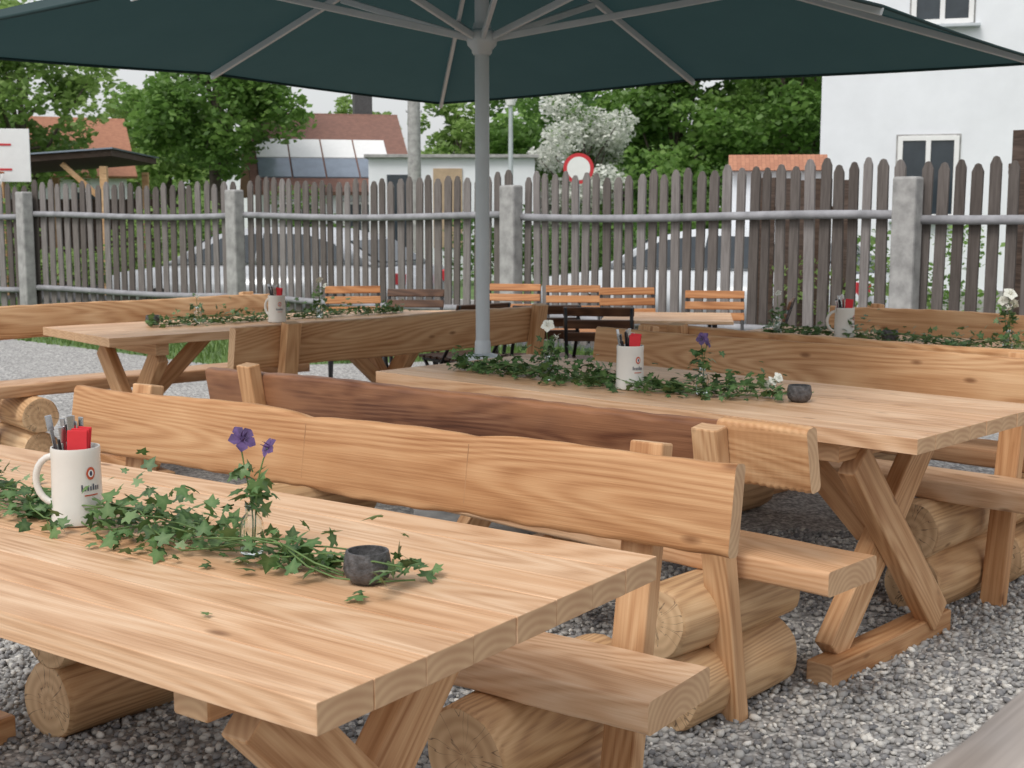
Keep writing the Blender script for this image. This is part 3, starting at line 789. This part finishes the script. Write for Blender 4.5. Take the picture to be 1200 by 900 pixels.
house('gable_house',-12.4,72,90,8,4.2,4.0,6.2,M['tile'],M['white'])
house('orange_roof_house',-18.0,52,25,5.0,4.5,3.2,5.2,M['tileorange'],M['white'])
e=empty('carport',(-9.9,28,-.55),R(4))
prism('roof',[(-2.6,2.65),(1.9,3.0),(1.9,3.12),(-2.6,2.78)],M['darkwood'],e,-2,2.5)
prism('roof_sheet',[(-2.7,2.785),(1.95,3.13),(1.95,3.16),(-2.7,2.815)],M['solar'],e,-2.1,2.6)
for x in (-2.4,-.3,1.7):
    for y in (-1.8,2.2): box('post',(.14,.14,2.7+x*.06),(x,y,(2.7+x*.06)/2),M['log'],e)
beam('brace',(1.7,-1.8,2.1),(.9,-1.8,2.85),.1,.1,M['log'],e); box('back_wall',(4.3,.1,2.2),(-.3,2.3,1.1),M['darkwood'],e)
e=empty('basketball_hoop',(-7.45,19,-.4),R(12))
tube('pole',[(0,.5,0),(0,.5,2.2),(0,.05,2.6)],.06,M['alu'],e)
box('backboard',(1.1,.04,.75),(0,0,2.55),M['whitepaint'],e)
for zz in (2.35,2.7): beam('mark',(-.3,-.025,zz),(.3,-.025,zz),.004,.03,M['signred'],e,bev=0)
tube('rim',[(.22*math.cos(t),-.26+.22*math.sin(t),2.3) for t in np.linspace(0,6.283,25)],.012,M['orange'],e,8)
for t in np.linspace(0,6.28,13)[:-1]:
    tube('net',[(.22*math.cos(t),-.26+.22*math.sin(t),2.3),(.13*math.cos(t+.4),-.26+.13*math.sin(t+.4),1.95)],.006,M['whitepaint'],e,4)
e=empty('traffic_sign',(1.35,27,-.3),0); rx=Matrix.Rotation(R(90),4,'X')
lathe('red_disc',[(0,0),(.31,0),(.31,.02),(0,.02)],M['signred'],e,(0,0,2.53),40,rx)
lathe('white_disc',[(0,.0),(.235,.0),(.235,.006),(0,.006)],M['whitepaint'],e,(0,-.0225,2.53),40,rx)
tube('pole',[(0,.04,0),(0,.04,2.8)],.03,M['alu'],e)
e=empty('street_lamp',(-.03,30,-.3),0)
lathe('post',[(.07,0),(.06,2),(.045,4.0),(.05,4.02)],M['alu'],e)
lathe('lantern',[(.05,4.0),(.10,4.03),(.15,4.26),(.15,4.28)],M['whitepaint'],e); lathe('cap',[(.20,4.28),(.21,4.31),(.12,4.36),(0,4.38)],M['black'],e)
e=empty('concrete_mast',(-2.2,30,-.3),0); lathe('mast',[(.17,0),(.14,4.2),(.0,4.21)],M['concrete'],e)
beam('collar',(-.18,0,3.9),(.18,0,3.9),.1,.06,M['steel'],e)

# ------------------------------------------------------------ vegetation
def foliage(name,clumps,nper,size,mat,parent=None,loc=(0,0,0)):
    Ps=[];rn=[]
    for (cx,cy,cz,r) in clumps:
        n=int(nper*(r**2)); d=rng.normal(0,1,(n,3)); d/=np.linalg.norm(d,axis=1)[:,None]
        rad=r*(.35+.65*rng.random(n)**.5)*(1+.22*np.sin(d[:,0]*5+cx*3)*np.cos(d[:,2]*6+cz))
        p=d*rad[:,None]*np.array([1,1,.8])+np.array([cx,cy,cz]); Ps.append(p)
        b=rng.uniform(.2,.8); rn.append(np.clip(b+rng.normal(0,.16,n),0,1))
    P=np.concatenate(Ps); rn=np.concatenate(rn); n=len(P)
    Rm=rotm(rng.uniform(0,6.28,n),rng.normal(0,.6,n)+.5,rng.normal(0,.6,n))
    s=size*rng.uniform(.5,1.3,n)
    q=np.array([(-.5,0,0),(0,-.35,.08),(.6,0,0),(0,.35,.08)])
    V=np.einsum('nij,kj->nki',Rm,q)*s[:,None,None]+P[:,None,:]
    me=npmesh(name,V.reshape(-1,3),np.arange(4*n).reshape(-1,4),{'rnd':np.repeat(rn,4)})
    return link(name,me,mat,parent,Matrix.Translation(loc))
def tree(name,x,y,H,rad,z0,mat,nclump=34,nper=420,size=.2,tr=.22,base=-.3):
    e=empty(name,(x,y,base))
    tube('trunk',[(0,0,0),(.05,0,z0*.5),(0,.05,z0+.3),(.1,0,(z0+H)/2),(.05,0,H*.85)],tr,M['bark'],e,10,closed_r=tr*.2)
    cl=[]; cz=(z0+H)/2
    for i in range(nclump):
        d=Vector((rng.normal(),rng.normal(),rng.normal())).normalized(); f=rng.uniform(.45,1)
        c=(d.x*rad*f*.85,d.y*rad*f*.85,cz+d.z*(H-z0)/2*f*.9); cl.append((*c,rad*rng.uniform(.17,.32)))
        if i%3==0: 
            zs=z0+(cz-z0)*rng.uniform(0,.8); tube('limb_%d'%i,[(0,0,zs),(c[0]*.5,c[1]*.5,(zs+c[2])/2+.2),c],tr*.35,M['bark'],e,6,closed_r=tr*.08)
    foliage('crown',cl,nper,size,mat,e); return e
tree('lime_tree',-7.6,34,7.0,2.7,2.5,M['leafA'],54,600,.18,.24)
tree('birch_tree',-15.5,42,9,3.4,1.5,M['leafB'],36,340,.25)
tree('birch_tree',-19.5,46,10,4.0,1.5,M['leafA'],36,260,.30)
tree('maple_tree',-15,58,8.0,3.2,1.0,M['leafB'],34,280,.30)
tree('willow_tree',-9.9,84,8.6,3.4,1.0,M['leafB'],34,260,.36)
tree('willow_tree',-2.6,62,7.4,2.6,1.0,M['leafB'],34,320,.3)
tree('maple_tree',1.4,60,9.0,3.2,1.0,M['leafA'],34,300,.3)
tree('hawthorn_tree',1.75,34,4.9,1.8,.5,M['leafW'],44,1700,.11,.12)
tree('maple_tree',5.0,41,8.4,2.8,.8,M['leafA'],40,560,.22)
tree('maple_tree',8.0,40,8.8,3.2,.6,M['leafA'],40,500,.22)
tree('maple_tree',10.5,46,10,4,.6,M['leafA'],34,340,.27)
tree('maple_tree',4.0,52,10.5,4,.6,M['leafC'],34,300,.3)
def hedge(name,x0,x1,y,h,w,mat,nper,size,base=-.3):
    cl=[]; L=x1-x0
    for i in range(int(L/ (w*.45))+1):
        cl.append((x0+i*w*.45+rng.uniform(-.1,.1),y+rng.uniform(-.2,.2),base+h*rng.uniform(.25,.8),w*rng.uniform(.4,.62)))
        cl.append((x0+i*w*.45+rng.uniform(-.1,.1),y+rng.uniform(-.2,.2),base+h*.3,w*.5))
    return foliage(name,cl,nper,size,mat)
hedge('hedge',-11,-5.5,24,2.1,.9,M['leafB'],900,.11)
hedge('hedge',-7.5,-3.5,30,2.3,1.2,M['leafA'],600,.14)
hedge('shrub_row',2.5,8.5,33,3.6,2.0,M['leafA'],450,.17)
hedge('shrub_row',-1,3,30,1.9,1.2,M['leafC'],600,.14)
hedge('shrub',2.85,3.7,12.2,1.5,.6,M['leafB'],1800,.06)
hedge('shrub',3.6,5.6,15.5,1.6,.8,M['leafA'],1000,.08)
cl=[]
for i in range(140):
    x=rng.uniform(-75,75); y=rng.uniform(92,110); gap=(-24<x<-6); cl.append((x,y,rng.uniform(0,2.5 if gap else 6.5),rng.uniform(2.0,3.4)))
foliage('distant_trees',cl,55,.8,M['leafA'])

# ------------------------------------------------------------ world, sun, camera (thin bright overcast)
w=bpy.data.worlds.new('World'); scene.world=w; w.use_nodes=True; nt=w.node_tree
bg=nt.nodes['Background']; sk=N(nt,'ShaderNodeTexSky',sky_type='NISHITA'); sk.sun_disc=False
el=R(52); az=R(215)
sk.sun_elevation=el; sk.sun_rotation=az; sk.dust_density=5; sk.air_density=1.3; sk.ozone_density=1
hs=N(nt,'ShaderNodeHueSaturation'); hs.inputs['Saturation'].default_value=.4
nt.links.new(sk.outputs[0],hs.inputs['Color'])
cloud=mixc(nt,.55,hs.outputs[0],(7.2,7.35,7.5))
nt.links.new(cloud,bg.inputs[0]); bg.inputs[1].default_value=.15
sd=bpy.data.lights.new('sun','SUN'); sd.energy=1.5; sd.angle=R(20); sd.color=(1,.965,.91)
so=bpy.data.objects.new('sun',sd); COL.objects.link(so)
dirv=Vector((math.sin(az)*math.cos(el),math.cos(az)*math.cos(el),math.sin(el)))
so.rotation_euler=dirv.to_track_quat('Z','Y').to_euler(); so.location=(0,0,20)
cd=bpy.data.cameras.new('camera'); co=bpy.data.objects.new('camera',cd); COL.objects.link(co)
cd.sensor_width=36; cd.lens=46.2; cd.clip_start=.05; cd.clip_end=2000
co.location=(0,0,1.328); co.rotation_euler=(R(90-7.4),0,0)
cd.dof.use_dof=True; cd.dof.focus_distance=2.8; cd.dof.aperture_fstop=13
scene.camera=co
scene.view_settings.view_transform='Standard'; scene.view_settings.look='None'; scene.view_settings.exposure=0
